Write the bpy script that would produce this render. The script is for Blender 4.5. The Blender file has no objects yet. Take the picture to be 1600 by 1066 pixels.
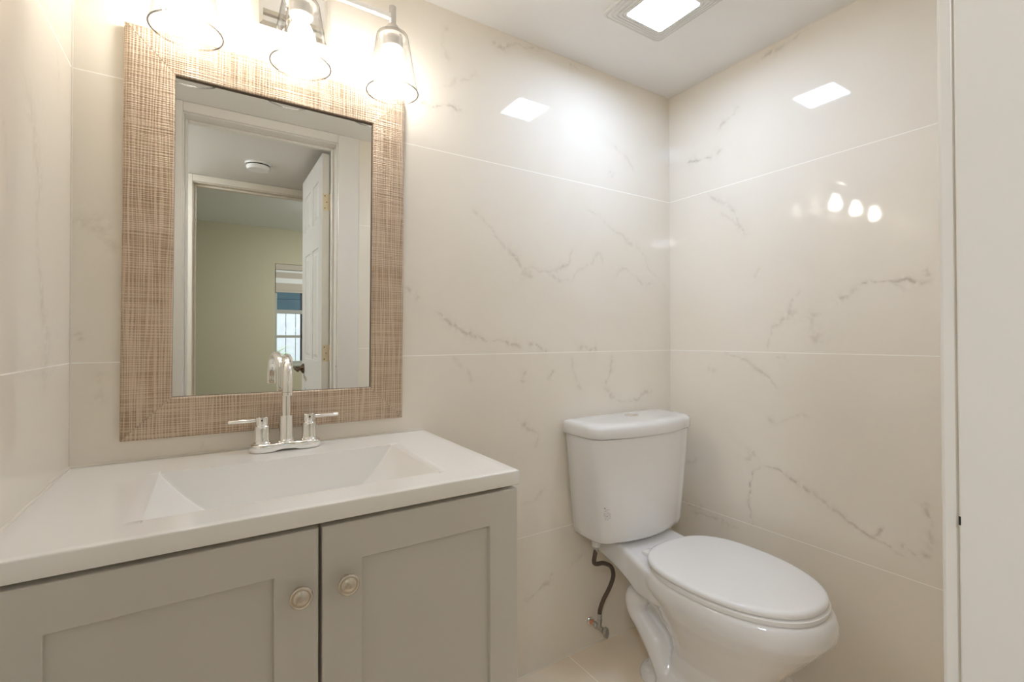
import bpy, bmesh, math, random
import numpy as np
from mathutils import Vector, Matrix
S = bpy.context.scene
COL = S.collection
PI = math.pi
R = math.radians
# ------------------------------------------------------------------ camera
YAW, PIT, ROL = R(32.4419), R(0.5798), R(-0.1313)
fw = Vector((math.sin(YAW)*math.cos(PIT), math.cos(YAW)*math.cos(PIT), math.sin(PIT)))
rt = Vector((math.cos(YAW), -math.sin(YAW), 0)); up = rt.cross(fw)
rt2 = rt*math.cos(ROL)+up*math.sin(ROL); up2 = up*math.cos(ROL)-rt*math.sin(ROL)
cam_data = bpy.data.cameras.new('camera')
cam = bpy.data.objects.new('camera', cam_data); COL.objects.link(cam)
cam.matrix_world = Matrix(((rt2.x, up2.x, -fw.x, 0.2385), (rt2.y, up2.y, -fw.y, -1.2972), (rt2.z, up2.z, -fw.z, 1.0982), (0, 0, 0, 1)))
cam_data.sensor_fit = 'HORIZONTAL'; cam_data.sensor_width = 36; cam_data.lens = 744.695*36/1600
cam_data.shift_y = -(533-521.967)/1600; cam_data.clip_start = 0.01
S.camera = cam
# ------------------------------------------------------------------ world and exposure
W = bpy.data.worlds.new('world'); S.world = W; W.use_nodes = True
bg = W.node_tree.nodes['Background']; bg.inputs[0].default_value = (0.88, 0.92, 1.0, 1); bg.inputs[1].default_value = 1.1
S.view_settings.view_transform = 'Standard'; S.view_settings.look = 'None'
S.view_settings.exposure = 1.46; S.view_settings.gamma = 1; S.view_settings.use_curve_mapping = False
S.cycles.use_denoising = True; S.cycles.max_bounces = 28; S.cycles.diffuse_bounces = 24; S.cycles.glossy_bounces = 8
S.cycles.transparent_max_bounces = 16; S.cycles.sample_clamp_indirect = 8
LENS, BULB = 17.6, 15.0           # radiance of the ceiling lens and of the bulbs
HALL_FILL_W, BED_FILL_W = 7.0, 23.0         # added fill lamps in the hall and the bedroom

# ------------------------------------------------------------------ materials
def newmat(name):
    m = bpy.data.materials.new(name); m.use_nodes = True
    return m, m.node_tree.nodes, m.node_tree.links
def pbsdf(name, col, rough=0.5, metal=0.0, coat=0.0, bump=None, ior=1.5, var=0.0, vscale=8.0):
    """principled material; var: a little procedural colour variation; bump: (scale, strength)"""
    m, N, L = newmat(name); b = N['Principled BSDF']
    b.inputs['Base Color'].default_value = (*col, 1); b.inputs['Roughness'].default_value = rough
    b.inputs['Metallic'].default_value = metal; b.inputs['Coat Weight'].default_value = coat
    b.inputs['Coat Roughness'].default_value = 0.04; b.inputs['IOR'].default_value = ior
    tc = N.new('ShaderNodeTexCoord')
    nz = N.new('ShaderNodeTexNoise'); nz.inputs['Scale'].default_value = vscale; nz.inputs['Detail'].default_value = 4
    L.new(tc.outputs['Object'], nz.inputs['Vector'])
    mx = N.new('ShaderNodeMix'); mx.data_type = 'RGBA'
    mx.inputs['A'].default_value = (*[c*(1-var) for c in col], 1); mx.inputs['B'].default_value = (*[min(1, c*(1+var)) for c in col], 1)
    L.new(nz.outputs['Fac'], mx.inputs['Factor']); L.new(mx.outputs['Result'], b.inputs['Base Color'])
    if bump:
        n2 = N.new('ShaderNodeTexNoise'); n2.inputs['Scale'].default_value = bump[0]; L.new(tc.outputs['Object'], n2.inputs['Vector'])
        bp = N.new('ShaderNodeBump'); bp.inputs['Strength'].default_value = bump[1]; bp.inputs['Distance'].default_value = 0.001
        L.new(n2.outputs['Fac'], bp.inputs['Height']); L.new(bp.outputs['Normal'], b.inputs['Normal'])
    return m
def emis(name, col, strength):
    m, N, L = newmat(name); N.remove(N['Principled BSDF'])
    e = N.new('ShaderNodeEmission'); e.inputs[0].default_value = (*col, 1); e.inputs[1].default_value = strength
    L.new(e.outputs[0], N['Material Output'].inputs[0]); return m
def thin_glass(name, tint=(1, 1, 1), rough=0.0, edge=0.5, rim=None):
    """clear thin glass: see-through, with reflection growing at grazing angles"""
    m, N, L = newmat(name); N.remove(N['Principled BSDF'])
    t = N.new('ShaderNodeBsdfTransparent'); t.inputs[0].default_value = (*tint, 1)
    g = N.new('ShaderNodeBsdfGlossy'); g.inputs['Roughness'].default_value = rough
    lw = N.new('ShaderNodeLayerWeight'); lw.inputs['Blend'].default_value = 0.33
    if rim:   # more glass is crossed at grazing angles, so the outline looks grey
        mc = N.new('ShaderNodeMix'); mc.data_type = 'RGBA'; mc.inputs['A'].default_value = (*tint, 1); mc.inputs['B'].default_value = (*rim, 1)
        pw = N.new('ShaderNodeMath'); pw.operation = 'POWER'; pw.inputs[1].default_value = 2.6
        L.new(lw.outputs['Facing'], pw.inputs[0]); L.new(pw.outputs[0], mc.inputs['Factor']); L.new(mc.outputs['Result'], t.inputs[0])
    mm = N.new('ShaderNodeMath'); mm.operation = 'MULTIPLY'; mm.inputs[1].default_value = edge
    L.new(lw.outputs['Fresnel'], mm.inputs[0])
    mx = N.new('ShaderNodeMixShader'); L.new(mm.outputs[0], mx.inputs[0]); L.new(t.outputs[0], mx.inputs[1]); L.new(g.outputs[0], mx.inputs[2])
    L.new(mx.outputs[0], N['Material Output'].inputs[0]); return m
def math_node(N, L, op, a, b=None, c=None):
    n = N.new('ShaderNodeMath'); n.operation = op
    for i, v in enumerate((a, b, c)):
        if v is None: continue
        if isinstance(v, (int, float)): n.inputs[i].default_value = v
        else: L.new(v, n.inputs[i])
    return n.outputs[0]
def ramp(N, L, fac, lo, hi):
    n = N.new('ShaderNodeMapRange'); n.inputs['From Min'].default_value = lo; n.inputs['From Max'].default_value = hi
    n.interpolation_type = 'SMOOTHSTEP'; L.new(fac, n.inputs['Value']); return n.outputs['Result']
def mixrgb(N, L, fac, a, b):
    n = N.new('ShaderNodeMix'); n.data_type = 'RGBA'
    if isinstance(fac, (int, float)): n.inputs['Factor'].default_value = fac
    else: L.new(fac, n.inputs['Factor'])
    for k, v in (('A', a), ('B', b)):
        if isinstance(v, tuple): n.inputs[k].default_value = (*v, 1)
        else: L.new(v, n.inputs[k])
    return n.outputs['Result']
TILE = (0.855, 0.808, 0.725)
def tile_mat(name, joints, axis='Z', base=TILE, rough=0.045, grout=(0.97, 0.95, 0.90), veins=True, half=0.0011):
    """polished porcelain that looks like marble: veins from the 'vein' attribute, soft clouds, grout lines at the joints"""
    m, N, L = newmat(name); b = N['Principled BSDF']
    tc = N.new('ShaderNodeTexCoord')
    nz = N.new('ShaderNodeTexNoise'); nz.inputs['Scale'].default_value = 2.2; nz.inputs['Detail'].default_value = 5; nz.inputs['Distortion'].default_value = 0.8
    L.new(tc.outputs['Object'], nz.inputs['Vector'])
    c = mixrgb(N, L, ramp(N, L, nz.outputs['Fac'], 0.35, 0.75), base, tuple(k*f for k, f in zip(base, (0.97, 0.965, 0.95))))
    n2 = N.new('ShaderNodeTexNoise'); n2.inputs['Scale'].default_value = 60; n2.inputs['Detail'].default_value = 5
    L.new(tc.outputs['Object'], n2.inputs['Vector'])
    if veins:
        at = N.new('ShaderNodeAttribute'); at.attribute_name = 'vein'
        v = math_node(N, L, 'MULTIPLY', at.outputs['Fac'], ramp(N, L, n2.outputs['Fac'], 0.30, 0.62))
        v = math_node(N, L, 'MINIMUM', v, 0.75)
        c = mixrgb(N, L, v, c, (0.40, 0.34, 0.26))
    sep = N.new('ShaderNodeSeparateXYZ'); L.new(tc.outputs['Object'], sep.inputs[0])
    g = None
    for ax, j in joints:
        d = math_node(N, L, 'ABSOLUTE', math_node(N, L, 'SUBTRACT', sep.outputs[ax], j))
        k = math_node(N, L, 'LESS_THAN', d, half)
        g = k if g is None else math_node(N, L, 'MAXIMUM', g, k)
    if g is not None:
        c = mixrgb(N, L, g, c, grout)
        L.new(math_node(N, L, 'MULTIPLY_ADD', g, 0.4, rough), b.inputs['Roughness'])
    else: b.inputs['Roughness'].default_value = rough
    L.new(c, b.inputs['Base Color']); b.inputs['IOR'].default_value = 1.52
    return m
def weave_mat(name, off=(0, 0, 0), lv=0.4):
    """champagne finish pressed with a woven crosshatch of fine threads"""
    m, N, L = newmat(name); b = N['Principled BSDF']
    tc = N.new('ShaderNodeTexCoord')
    def streak(sx, sz, detail=2.0):
        mp = N.new('ShaderNodeMapping'); mp.inputs['Scale'].default_value = (sx, 20, sz); mp.inputs['Location'].default_value = off
        n = N.new('ShaderNodeTexNoise'); n.inputs['Scale'].default_value = 1; n.inputs['Detail'].default_value = detail
        L.new(tc.outputs['Object'], mp.inputs['Vector']); L.new(mp.outputs[0], n.inputs['Vector']); return n.outputs['Fac']
    sep = N.new('ShaderNodeSeparateXYZ'); L.new(tc.outputs['Object'], sep.inputs[0])
    def thread(axis, pitch, wob, noise):
        ph = math_node(N, L, 'MULTIPLY_ADD', wob, 26.0, math_node(N, L, 'MULTIPLY', sep.outputs[axis], 2*PI/pitch))
        s = math_node(N, L, 'MULTIPLY_ADD', math_node(N, L, 'SINE', ph), 0.42, 0.5)
        return ramp(N, L, math_node(N, L, 'ADD', math_node(N, L, 'MULTIPLY', s, 0.26), math_node(N, L, 'MULTIPLY', noise, 0.74)), 0.36, 0.64)
    v = thread(0, 0.0058, streak(35, 2.5), streak(260, 7))      # upright threads
    h = thread(2, 0.0050, streak(2.5, 35), streak(7, 300))      # level threads
    big = ramp(N, L, streak(13, 15, 3), 0.32, 0.66)
    c = mixrgb(N, L, v, (0.45, 0.325, 0.22), (0.61, 0.475, 0.355))
    c = mixrgb(N, L, math_node(N, L, 'MULTIPLY', math_node(N, L, 'MULTIPLY', h, math_node(N, L, 'MULTIPLY_ADD', big, 1-lv, lv)), 0.62), c, (0.70, 0.58, 0.455))
    dk = math_node(N, L, 'MULTIPLY', math_node(N, L, 'SUBTRACT', 1.0, h), math_node(N, L, 'SUBTRACT', 1.0, v))
    c = mixrgb(N, L, math_node(N, L, 'MULTIPLY', dk, math_node(N, L, 'MULTIPLY_ADD', big, -0.5, 0.8)), c, (0.30, 0.205, 0.13))
    L.new(c, b.inputs['Base Color']); b.inputs['Roughness'].default_value = 0.33; b.inputs['Metallic'].default_value = 0.2
    bp = N.new('ShaderNodeBump'); bp.inputs['Strength'].default_value = 0.5; bp.inputs['Distance'].default_value = 0.0015
    L.new(math_node(N, L, 'ADD', v, h), bp.inputs['Height']); L.new(bp.outputs[0], b.inputs['Normal'])
    return m
M = {}
M['ceiling'] = pbsdf('ceiling_paint', (0.85, 0.845, 0.835), 0.6, bump=(300, 0.05))
M['trim'] = pbsdf('trim_paint', (0.76, 0.74, 0.705), 0.32, bump=(60, 0.06))
M['trim_warm_lit'] = pbsdf('trim_paint_warm_lit', (0.70, 0.64, 0.54), 0.4)  # second door frame: warm light on the trim is put into this colour
M['hallwall'] = pbsdf('hall_paint', (0.62, 0.58, 0.47), 0.6)
M['green'] = pbsdf('sage_paint', (0.45, 0.44, 0.325), 0.65, bump=(200, 0.05))
M['wood_floor'] = pbsdf('plank_floor', (0.36, 0.29, 0.22), 0.35, var=0.2, vscale=5)
M['counter'] = pbsdf('white_cultured_marble', (0.89, 0.885, 0.87), 0.13, coat=0.3)
M['cabinet'] = pbsdf('greige_lacquer', (0.61, 0.59, 0.55), 0.34)
M['cabinet_in'] = pbsdf('cabinet_carcass', (0.36, 0.325, 0.285), 0.5)
M['china'] = pbsdf('white_vitreous_china', (0.80, 0.80, 0.80), 0.07, coat=0.6)
M['seat'] = pbsdf('white_seat_plastic', (0.86, 0.86, 0.86), 0.18)
M['chrome'] = pbsdf('polished_chrome', (0.90, 0.89, 0.87), 0.05, metal=1)
M['nickel'] = pbsdf('brushed_nickel', (0.66, 0.60, 0.52), 0.26, metal=1)
M['brass'] = pbsdf('aged_brass', (0.74, 0.64, 0.46), 0.36, metal=0.6)
M['bronze'] = pbsdf('dark_bronze', (0.16, 0.11, 0.08), 0.25, metal=1)
M['copper'] = pbsdf('copper_pipe', (0.75, 0.34, 0.20), 0.3, metal=1)
M['hose'] = pbsdf('braided_hose', (0.115, 0.085, 0.065), 0.5, metal=0.3, bump=(900, 0.6), var=0.4, vscale=600)
M['dark'] = pbsdf('dark_gap', (0.02, 0.016, 0.012), 0.7)
M['ink'] = pbsdf('printed_ink', (0.05, 0.05, 0.06), 0.5)
M['greyink'] = pbsdf('printed_grey_ink', (0.32, 0.32, 0.34), 0.5)
M['mirror'] = pbsdf('mirror_silver', (0.90, 0.91, 0.89), 0.0, metal=1)
M['weave'] = weave_mat('woven_frame_finish')
M['weave_rail'] = weave_mat('woven_frame_finish_rails', (3.7, 0, 5.3), 0.85)
M['lip'] = pbsdf('dark_frame_lip', (0.10, 0.065, 0.045), 0.5)
M['shade'] = thin_glass('clear_shade_glass', (0.97, 0.97, 0.965), 0.0, 0.35, (0.16, 0.155, 0.15))
M['rim'] = thin_glass('polished_glass_rim', (0.84, 0.835, 0.83), 0.05, 0.9, (0.66, 0.66, 0.65))
M['pane'] = thin_glass('window_glass', (0.93, 0.96, 0.96), 0.0, 0.7)
M['bulb'] = emis('lit_bulb', (1.0, 0.95, 0.88), BULB)
M['lens'] = emis('lit_lens', (0.80, 0.98, 1.29), LENS)
M['plastic'] = pbsdf('white_plastic', (0.78, 0.775, 0.76), 0.35)
M['grille'] = pbsdf('fan_grille_plastic', (0.74, 0.735, 0.72), 0.4)
M['socket'] = pbsdf('satin_socket', (0.62, 0.59, 0.55), 0.3, metal=0.7)
M['blind'] = pbsdf('blind_fabric', (0.46, 0.43, 0.37), 0.8, var=0.1, vscale=200)
M['sheer'] = pbsdf('sheer_band', (0.72, 0.76, 0.76), 0.8)
M['frame_grey'] = pbsdf('window_frame_paint', (0.36, 0.38, 0.35), 0.4)
M['frame_dark'] = pbsdf('window_gasket', (0.03, 0.04, 0.05), 0.5)
M['fence'] = pbsdf('weathered_fence', (0.72, 0.74, 0.78), 0.8, var=0.18, vscale=6)
M['teal'] = pbsdf('teal_siding', (0.045, 0.10, 0.125), 0.6, var=0.45, vscale=3)
M['leaf'] = pbsdf('pale_leaf', (0.55, 0.72, 0.34), 0.5, var=0.3, vscale=30)
M['ground'] = pbsdf('sandy_ground', (0.45, 0.43, 0.38), 0.9, var=0.2, vscale=4)
M['steel'] = pbsdf('dull_steel', (0.5, 0.49, 0.47), 0.35, metal=1)

# ------------------------------------------------------------------ mesh helpers (world coordinates; parents subtract their own location)
def put(name, verts, faces, mat, parent=None, smooth=False, auto=None):
    me = bpy.data.meshes.new(name)
    off = parent_loc(parent)
    me.from_pydata([Vector(v)-off for v in verts], [], faces); me.update()
    bm = bmesh.new(); bm.from_mesh(me); bmesh.ops.recalc_face_normals(bm, faces=bm.faces); bm.to_mesh(me); bm.free()
    mats = mat if isinstance(mat, (list, tuple)) else [mat]
    for m in mats: me.materials.append(m)
    o = bpy.data.objects.new(name, me); COL.objects.link(o)
    if parent is not None: o.parent = parent
    if smooth or auto: me.polygons.foreach_set('use_smooth', [True]*len(me.polygons))
    if auto:
        bm = bmesh.new(); bm.from_mesh(me)
        for e in bm.edges:
            if len(e.link_faces) == 2 and e.calc_face_angle(0) > R(auto): e.smooth = False
        bm.to_mesh(me); bm.free()
    return o
def parent_loc(p):
    v = Vector((0, 0, 0))
    while p is not None: v += p.location; p = p.parent
    return v
def tag(o, label=None, cat=None, group=None, kind=None):
    for k, v in (('label', label), ('category', cat), ('group', group), ('kind', kind)):
        if v: o[k] = v
    return o
def empty(name, loc, label=None, cat=None, group=None, kind=None):
    o = bpy.data.objects.new(name, None); COL.objects.link(o); o.location = loc; o.empty_display_size = 0.05
    return tag(o, label, cat, group, kind)
class G:
    """collects shapes into one mesh"""
    def __init__(s): s.v = []; s.f = []
    def add(s, verts, faces):
        k = len(s.v); s.v += [tuple(v) for v in verts]; s.f += [tuple(i+k for i in f) for f in faces]; return s
    def box(s, x0, x1, y0, y1, z0, z1, bev=0.0, seg=2):
        bm = bmesh.new(); bmesh.ops.create_cube(bm, size=1)
        for v in bm.verts: v.co = Vector(((x0+x1)/2+v.co.x*(x1-x0), (y0+y1)/2+v.co.y*(y1-y0), (z0+z1)/2+v.co.z*(z1-z0)))
        if bev: bmesh.ops.bevel(bm, geom=list(bm.edges), offset=bev, segments=seg, affect='EDGES', profile=0.5)
        return s.bm(bm)
    def bm(s, bm):
        bm.verts.index_update()
        s.add([v.co for v in bm.verts], [[v.index for v in f.verts] for f in bm.faces]); bm.free(); return s
    def rings(s, rings, cap0=True, cap1=True, closed=True):
        n = len(rings[0]); v = [p for r in rings for p in r]; f = []
        for i in range(len(rings)-1):
            for j in range(n if closed else n-1):
                a, b = i*n+j, i*n+(j+1) % n; f.append((a, b, b+n, a+n))
        if cap0: f.append(tuple(range(n-1, -1, -1)))
        if cap1: f.append(tuple(range((len(rings)-1)*n, len(rings)*n)))
        return s.add(v, f)
    def lathe(s, prof, c, axis='Z', n=40, cap0=True, cap1=True):
        """prof: list of (radius, height)"""
        rr = []
        for r, h in prof:
            ring = []
            for i in range(n):
                a = 2*PI*i/n; x, y = r*math.cos(a), r*math.sin(a)
                ring.append({'Z': (c[0]+x, c[1]+y, c[2]+h), 'Y': (c[0]+x, c[1]+h, c[2]+y), 'X': (c[0]+h, c[1]+x, c[2]+y)}[axis])
            rr.append(ring)
        return s.rings(rr, cap0, cap1)
    def tube(s, pts, rad, n=16, caps=True):
        pts = [Vector(p) for p in pts]; rad = rad if isinstance(rad, (list, tuple)) else [rad]*len(pts)
        T = [(pts[min(i+1, len(pts)-1)]-pts[max(i-1, 0)]).normalized() for i in range(len(pts))]
        u = T[0].orthogonal().normalized(); rr = []
        for i, p in enumerate(pts):
            u = (u-T[i]*u.dot(T[i])).normalized(); w = T[i].cross(u)
            rr.append([p+u*(rad[i]*math.cos(2*PI*k/n))+w*(rad[i]*math.sin(2*PI*k/n)) for k in range(n)])
        return s.rings(rr, caps, caps)
    def put(s, name, mat, parent=None, **k): return put(name, s.v, s.f, mat, parent, **k)
def spline(P, n=8):
    """Catmull-Rom through points"""
    P = [Vector(p) for p in P]; Q = [2*P[0]-P[1]]+P+[2*P[-1]-P[-2]]; out = []
    for i in range(1, len(Q)-2):
        for k in range(n):
            t = k/n; a, b, c, d = Q[i-1:i+3]
            out.append(0.5*((2*b)+(c-a)*t+(2*a-5*b+4*c-d)*t*t+(3*b-a-3*c+d)*t**3))
    return out+[P[-1]]
def struct(o): o['kind'] = 'structure'; return o
# ================================================================== THE ROOM
XR, CEIL, YD, YH = 1.8282, 2.0823, -1.161, -1.276     # right wall, ceiling, bathroom and hall face of the door wall
J1, J2, J3 = 0.4505, 1.0505, 1.6540                   # heights of the tile joints
VEINS = {'back': [('m',[(0.922,1.503),(0.96,1.468),(1.009,1.417),(1.059,1.374),(1.098,1.334),(1.144,1.297)]),('b',[(1.093,1.348),(1.113,1.32),(1.149,1.301)]),('m',[(1.139,1.337),(1.208,1.325),(1.252,1.339),(1.294,1.355),(1.317,1.409)]),('l',[(1.208,1.325),(1.251,1.299),(1.317,1.304),(1.355,1.347),(1.404,1.369),(1.438,1.41),(1.463,1.362)]),('l',[(1.521,1.323),(1.538,1.349),(1.581,1.365),(1.637,1.337),(1.676,1.306),(1.731,1.317)]),('l',[(1.374,1.572),(1.439,1.55),(1.555,1.494),(1.638,1.453),(1.684,1.413),(1.731,1.356),(1.803,1.306)]),('m',[(0.705,1.244),(0.749,1.218)]),('d',[(0.797,1.177),(0.84,1.147),(0.901,1.115),(0.954,1.099),(1.015,1.094),(1.058,1.081),(1.104,1.067)]),('d',[(1.123,1.087),(1.207,1.057)]),('m',[(1.339,1.06),(1.378,1.069),(1.436,1.057)]),('m',[(1.509,1.039),(1.493,0.971),(1.467,0.908)]),('l',[(1.31,1.038),(1.315,0.991),(1.33,0.955),(1.365,0.91)]),('m',[(1.234,0.994),(1.206,0.961)]),('m',[(1.123,0.998),(1.102,0.955)]),('l',[(0.85,1.048),(0.901,1.006),(0.914,0.961)]),('m',[(1.467,0.932),(1.499,0.882),(1.575,0.859),(1.633,0.861),(1.724,0.888)]),('m',[(1.1,0.245),(1.151,0.255),(1.204,0.274),(1.231,0.303)]),('m',[(1.153,0.736),(1.168,0.777),(1.112,0.816),(1.082,0.838)]),('l',[(1.101,0.559),(1.163,0.569),(1.202,0.601)]),('l',[(1.327,0.312),(1.35,0.333),(1.298,0.297)]),('m',[(0.989,2.042),(1.012,2.03),(1.075,2.061),(1.129,2.063),(1.189,2.077)]),('m',[(1.306,2.069),(1.347,2.057)]),('d',[(0.744,1.782),(0.783,1.775),(0.82,1.794),(0.853,1.797),(0.885,1.792)]),('l',[(0.82,1.85),(0.864,1.882),(0.907,1.892),(0.936,1.929)]),('l',[(1.514,1.823),(1.581,1.793),(1.629,1.741)]),('m',[(1.497,1.721),(1.51,1.702)]),('b',[(0.002,1.335),(0.039,1.339),(0.058,1.304),(0.076,1.296)]),('m',[(0.011,1.113),(0.019,1.097)]),('l',[(0.06,1.802),(0.081,1.782)]),('l',[(0.051,1.033),(0.041,0.954)]),('l',[(0.229,0.866),(0.234,0.833)]),('l',[(0.839,2.036),(0.818,1.971),(0.849,1.924)])],'right': [('l',[(-0.234,1.566),(-0.286,1.518),(-0.328,1.473)]),('l',[(-0.36,1.306),(-0.38,1.342)]),('m',[(-0.513,1.251),(-0.49,1.231),(-0.479,1.19),(-0.46,1.161),(-0.417,1.125),(-0.405,1.094),(-0.402,1.056)]),('b',[(-0.481,1.199),(-0.484,1.165)]),('b',[(-0.541,1.181),(-0.546,1.141),(-0.55,1.077)]),('d',[(-0.617,1.2),(-0.624,1.216),(-0.654,1.233),(-0.682,1.256),(-0.709,1.257),(-0.748,1.256),(-0.782,1.258),(-0.817,1.244),(-0.841,1.254)]),('m',[(-0.822,1.28),(-0.833,1.259)]),('l',[(-0.749,1.252),(-0.79,1.224)]),('m',[(-0.246,1.044),(-0.303,1.027),(-0.351,1.004),(-0.41,0.963),(-0.458,0.917)]),('m',[(-0.429,1.038),(-0.471,1.024)]),('m',[(-0.169,0.986),(-0.204,0.98)]),('d',[(-0.347,0.452),(-0.335,0.552),(-0.349,0.639),(-0.381,0.662),(-0.426,0.666),(-0.462,0.65),(-0.502,0.633),(-0.547,0.613),(-0.599,0.58),(-0.633,0.562),(-0.671,0.543),(-0.699,0.529),(-0.729,0.526),(-0.75,0.515),(-0.771,0.506)]),('d',[(-0.767,0.539),(-0.78,0.526),(-0.811,0.521),(-0.831,0.531)]),('m',[(-0.83,0.538),(-0.832,0.607),(-0.82,0.66),(-0.808,0.648)]),('d',[(-0.694,0.534),(-0.716,0.55),(-0.73,0.573)]),('l',[(-0.396,0.831),(-0.445,0.819),(-0.493,0.851),(-0.532,0.85)]),('b',[(-0.334,0.671),(-0.356,0.711)]),('m',[(-0.028,0.459),(-0.091,0.448),(-0.148,0.458)]),('m',[(-0.107,0.425),(-0.181,0.426),(-0.298,0.424)]),('l',[(-0.047,0.577),(-0.074,0.611),(-0.15,0.642)]),('m',[(-0.553,2.076),(-0.485,2.063),(-0.405,2.058),(-0.369,2.046)]),('m',[(-0.305,1.924),(-0.265,1.896),(-0.208,1.861)]),('d',[(-0.236,1.793),(-0.149,1.783),(-0.086,1.79)]),('m',[(-0.178,1.65),(-0.289,1.534),(-0.34,1.463)])]}
rng = np.random.RandomState(7)
def jitter(P, lv=4, amp=0.09):
    """midpoint displacement: turns a drawn vein into a ragged one"""
    P = [np.array(p, float) for p in P]
    for _ in range(lv):
        Q = [P[0]]
        for a, b in zip(P[:-1], P[1:]):
            d = b-a; n = np.array([-d[1], d[0]]); Q += [(a+b)/2+n*rng.uniform(-amp, amp)*1.6, b]
        P = Q
    return np.array(P)
def vein_field(u, w, LL):
    """u, w: flat arrays of wall coordinates; returns vein strength 0..1"""
    out = np.zeros_like(u)
    for kind, P in LL:
        amp, wd = {'d': (0.58, 0.0042), 'm': (0.36, 0.0058), 'l': (0.22, 0.0054), 'b': (0.26, 0.016)}[kind]
        J = jitter(P, 3)
        lo, hi = J.min(0)-0.08, J.max(0)+0.08
        sel = np.where((u > lo[0]) & (u < hi[0]) & (w > lo[1]) & (w < hi[1]))[0]
        if len(sel) == 0: continue
        p = np.stack([u[sel], w[sel]], 1); best = np.full(len(sel), 9.0); par = np.zeros(len(sel))
        for i in range(len(J)-1):
            a, d = J[i], J[i+1]-J[i]; t = np.clip(((p-a)@d)/max(d@d, 1e-9), 0, 1)
            q = np.hypot(*(p-(a+t[:, None]*d)).T); m = q < best; best[m] = q[m]; par[m] = (i+t[m])/(len(J)-1)
        ph = rng.uniform(0, 6.28, 3)
        wv = 0.72+0.28*np.sin(par*13+ph[0])*np.sin(par*5+ph[1]); fade = np.clip(np.minimum(par, 1-par)*9+0.25, 0, 1)
        thin = wd*(0.75+0.45*np.sin(par*9+ph[2]))
        f = amp*wv*fade*(np.exp(-(best/thin)**2)+0.26*np.exp(-(best/(thin*4.5))**2))
        out[sel] = np.maximum(out[sel], f)
    return out
def tiled_wall(name, mat, fn, U, Z, thick, veins):
    """fn(u, z, d) -> world point, d = depth behind the face"""
    u = np.linspace(*U); z = np.linspace(*Z); nu, nz = len(u), len(z)
    gu, gz = np.meshgrid(u, z); gu, gz = gu.ravel(), gz.ravel()
    V = [fn(a, b, 0) for a, b in zip(gu, gz)]
    F = [(j*nu+i, j*nu+i+1, (j+1)*nu+i+1, (j+1)*nu+i) for j in range(nz-1) for i in range(nu-1)]
    k = len(V); V += [fn(a, b, d) for d in (0.0005, thick) for b in (z[0], z[-1]) for a in (u[0], u[-1])]
    F += [(k, k+1, k+3, k+2), (k+4, k+5, k+7, k+6), (k, k+1, k+5, k+4), (k+2, k+3, k+7, k+6), (k, k+2, k+6, k+4), (k+1, k+3, k+7, k+5)]
    o = struct(put(name, V, F, mat))
    a = o.data.attributes.new('vein', 'FLOAT', 'POINT'); vals = np.zeros(len(V), np.float32)
    if veins: vals[:k] = vein_field(gu, gz, veins)
    a.data.foreach_set('value', vals); return o
ZJ = [(2, J1), (2, J2), (2, J3)]
tiled_wall('wall_back', tile_mat('tile_back', ZJ), lambda u, z, d: (u, d, z), (0, XR, 420), (0, CEIL, 480), 0.06, VEINS['back'])
tiled_wall('wall_right', tile_mat('tile_right', ZJ), lambda u, z, d: (XR+d, u, z), (YD, 0, 266), (0, CEIL, 480), 0.06, VEINS['right'])
LEFTV = [('l', [(-0.55, 1.9), (-0.42, 1.62), (-0.36, 1.3)]), ('b', [(-0.3, 1.5), (-0.2, 1.2), (-0.17, 1.0)]), ('l', [(-0.15, 1.9), (-0.1, 1.55)])]
tiled_wall('wall_left', tile_mat('tile_left', ZJ), lambda u, z, d: (-d, u, z), (YD, 0, 146), (0, CEIL, 261), 0.06, LEFTV)
# door wall: tiled towards the bathroom, painted towards the hall
OX0, OX1, OZ = 0.147, 0.764, 2.034
g = G(); g.box(-0.06, OX0-0.02, YD-0.05, YD, 0, CEIL); g.box(OX1+0.02, XR+0.06, YD-0.05, YD, 0, CEIL); g.box(OX0-0.02, OX1+0.02, YD-0.05, YD, OZ+0.02, CEIL)
struct(g.put('wall_door', tile_mat('tile_door_wall', [(2, J1), (2, 1.033), (2, J3)], veins=False)))
g = G(); g.box(-1.4, OX0-0.02, YH, YD-0.05, 0, CEIL); g.box(OX1+0.02, 2.3, YH, YD-0.05, 0, CEIL); g.box(OX0-0.02, OX1+0.02, YH, YD-0.05, OZ+0.02, CEIL)
struct(g.put('wall_hall_front', M['hallwall']))
# floor with its tile joints
FJ = [(0, 1.292), (0, 0.692), (0, 0.092), (1, -0.60), (1, -1.2)]
struct(G().box(-0.06, XR+0.06, YH, 0.06, -0.05, 0).put('floor', tile_mat('floor_tile', FJ, base=(0.86, 0.76, 0.62), rough=0.12, grout=(0.94, 0.88, 0.78), veins=False, half=0.0017)))
struct(G().box(-0.06, XR+0.06, YH, 0.06, CEIL, CEIL+0.06).put('ceiling', M['ceiling']))
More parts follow.
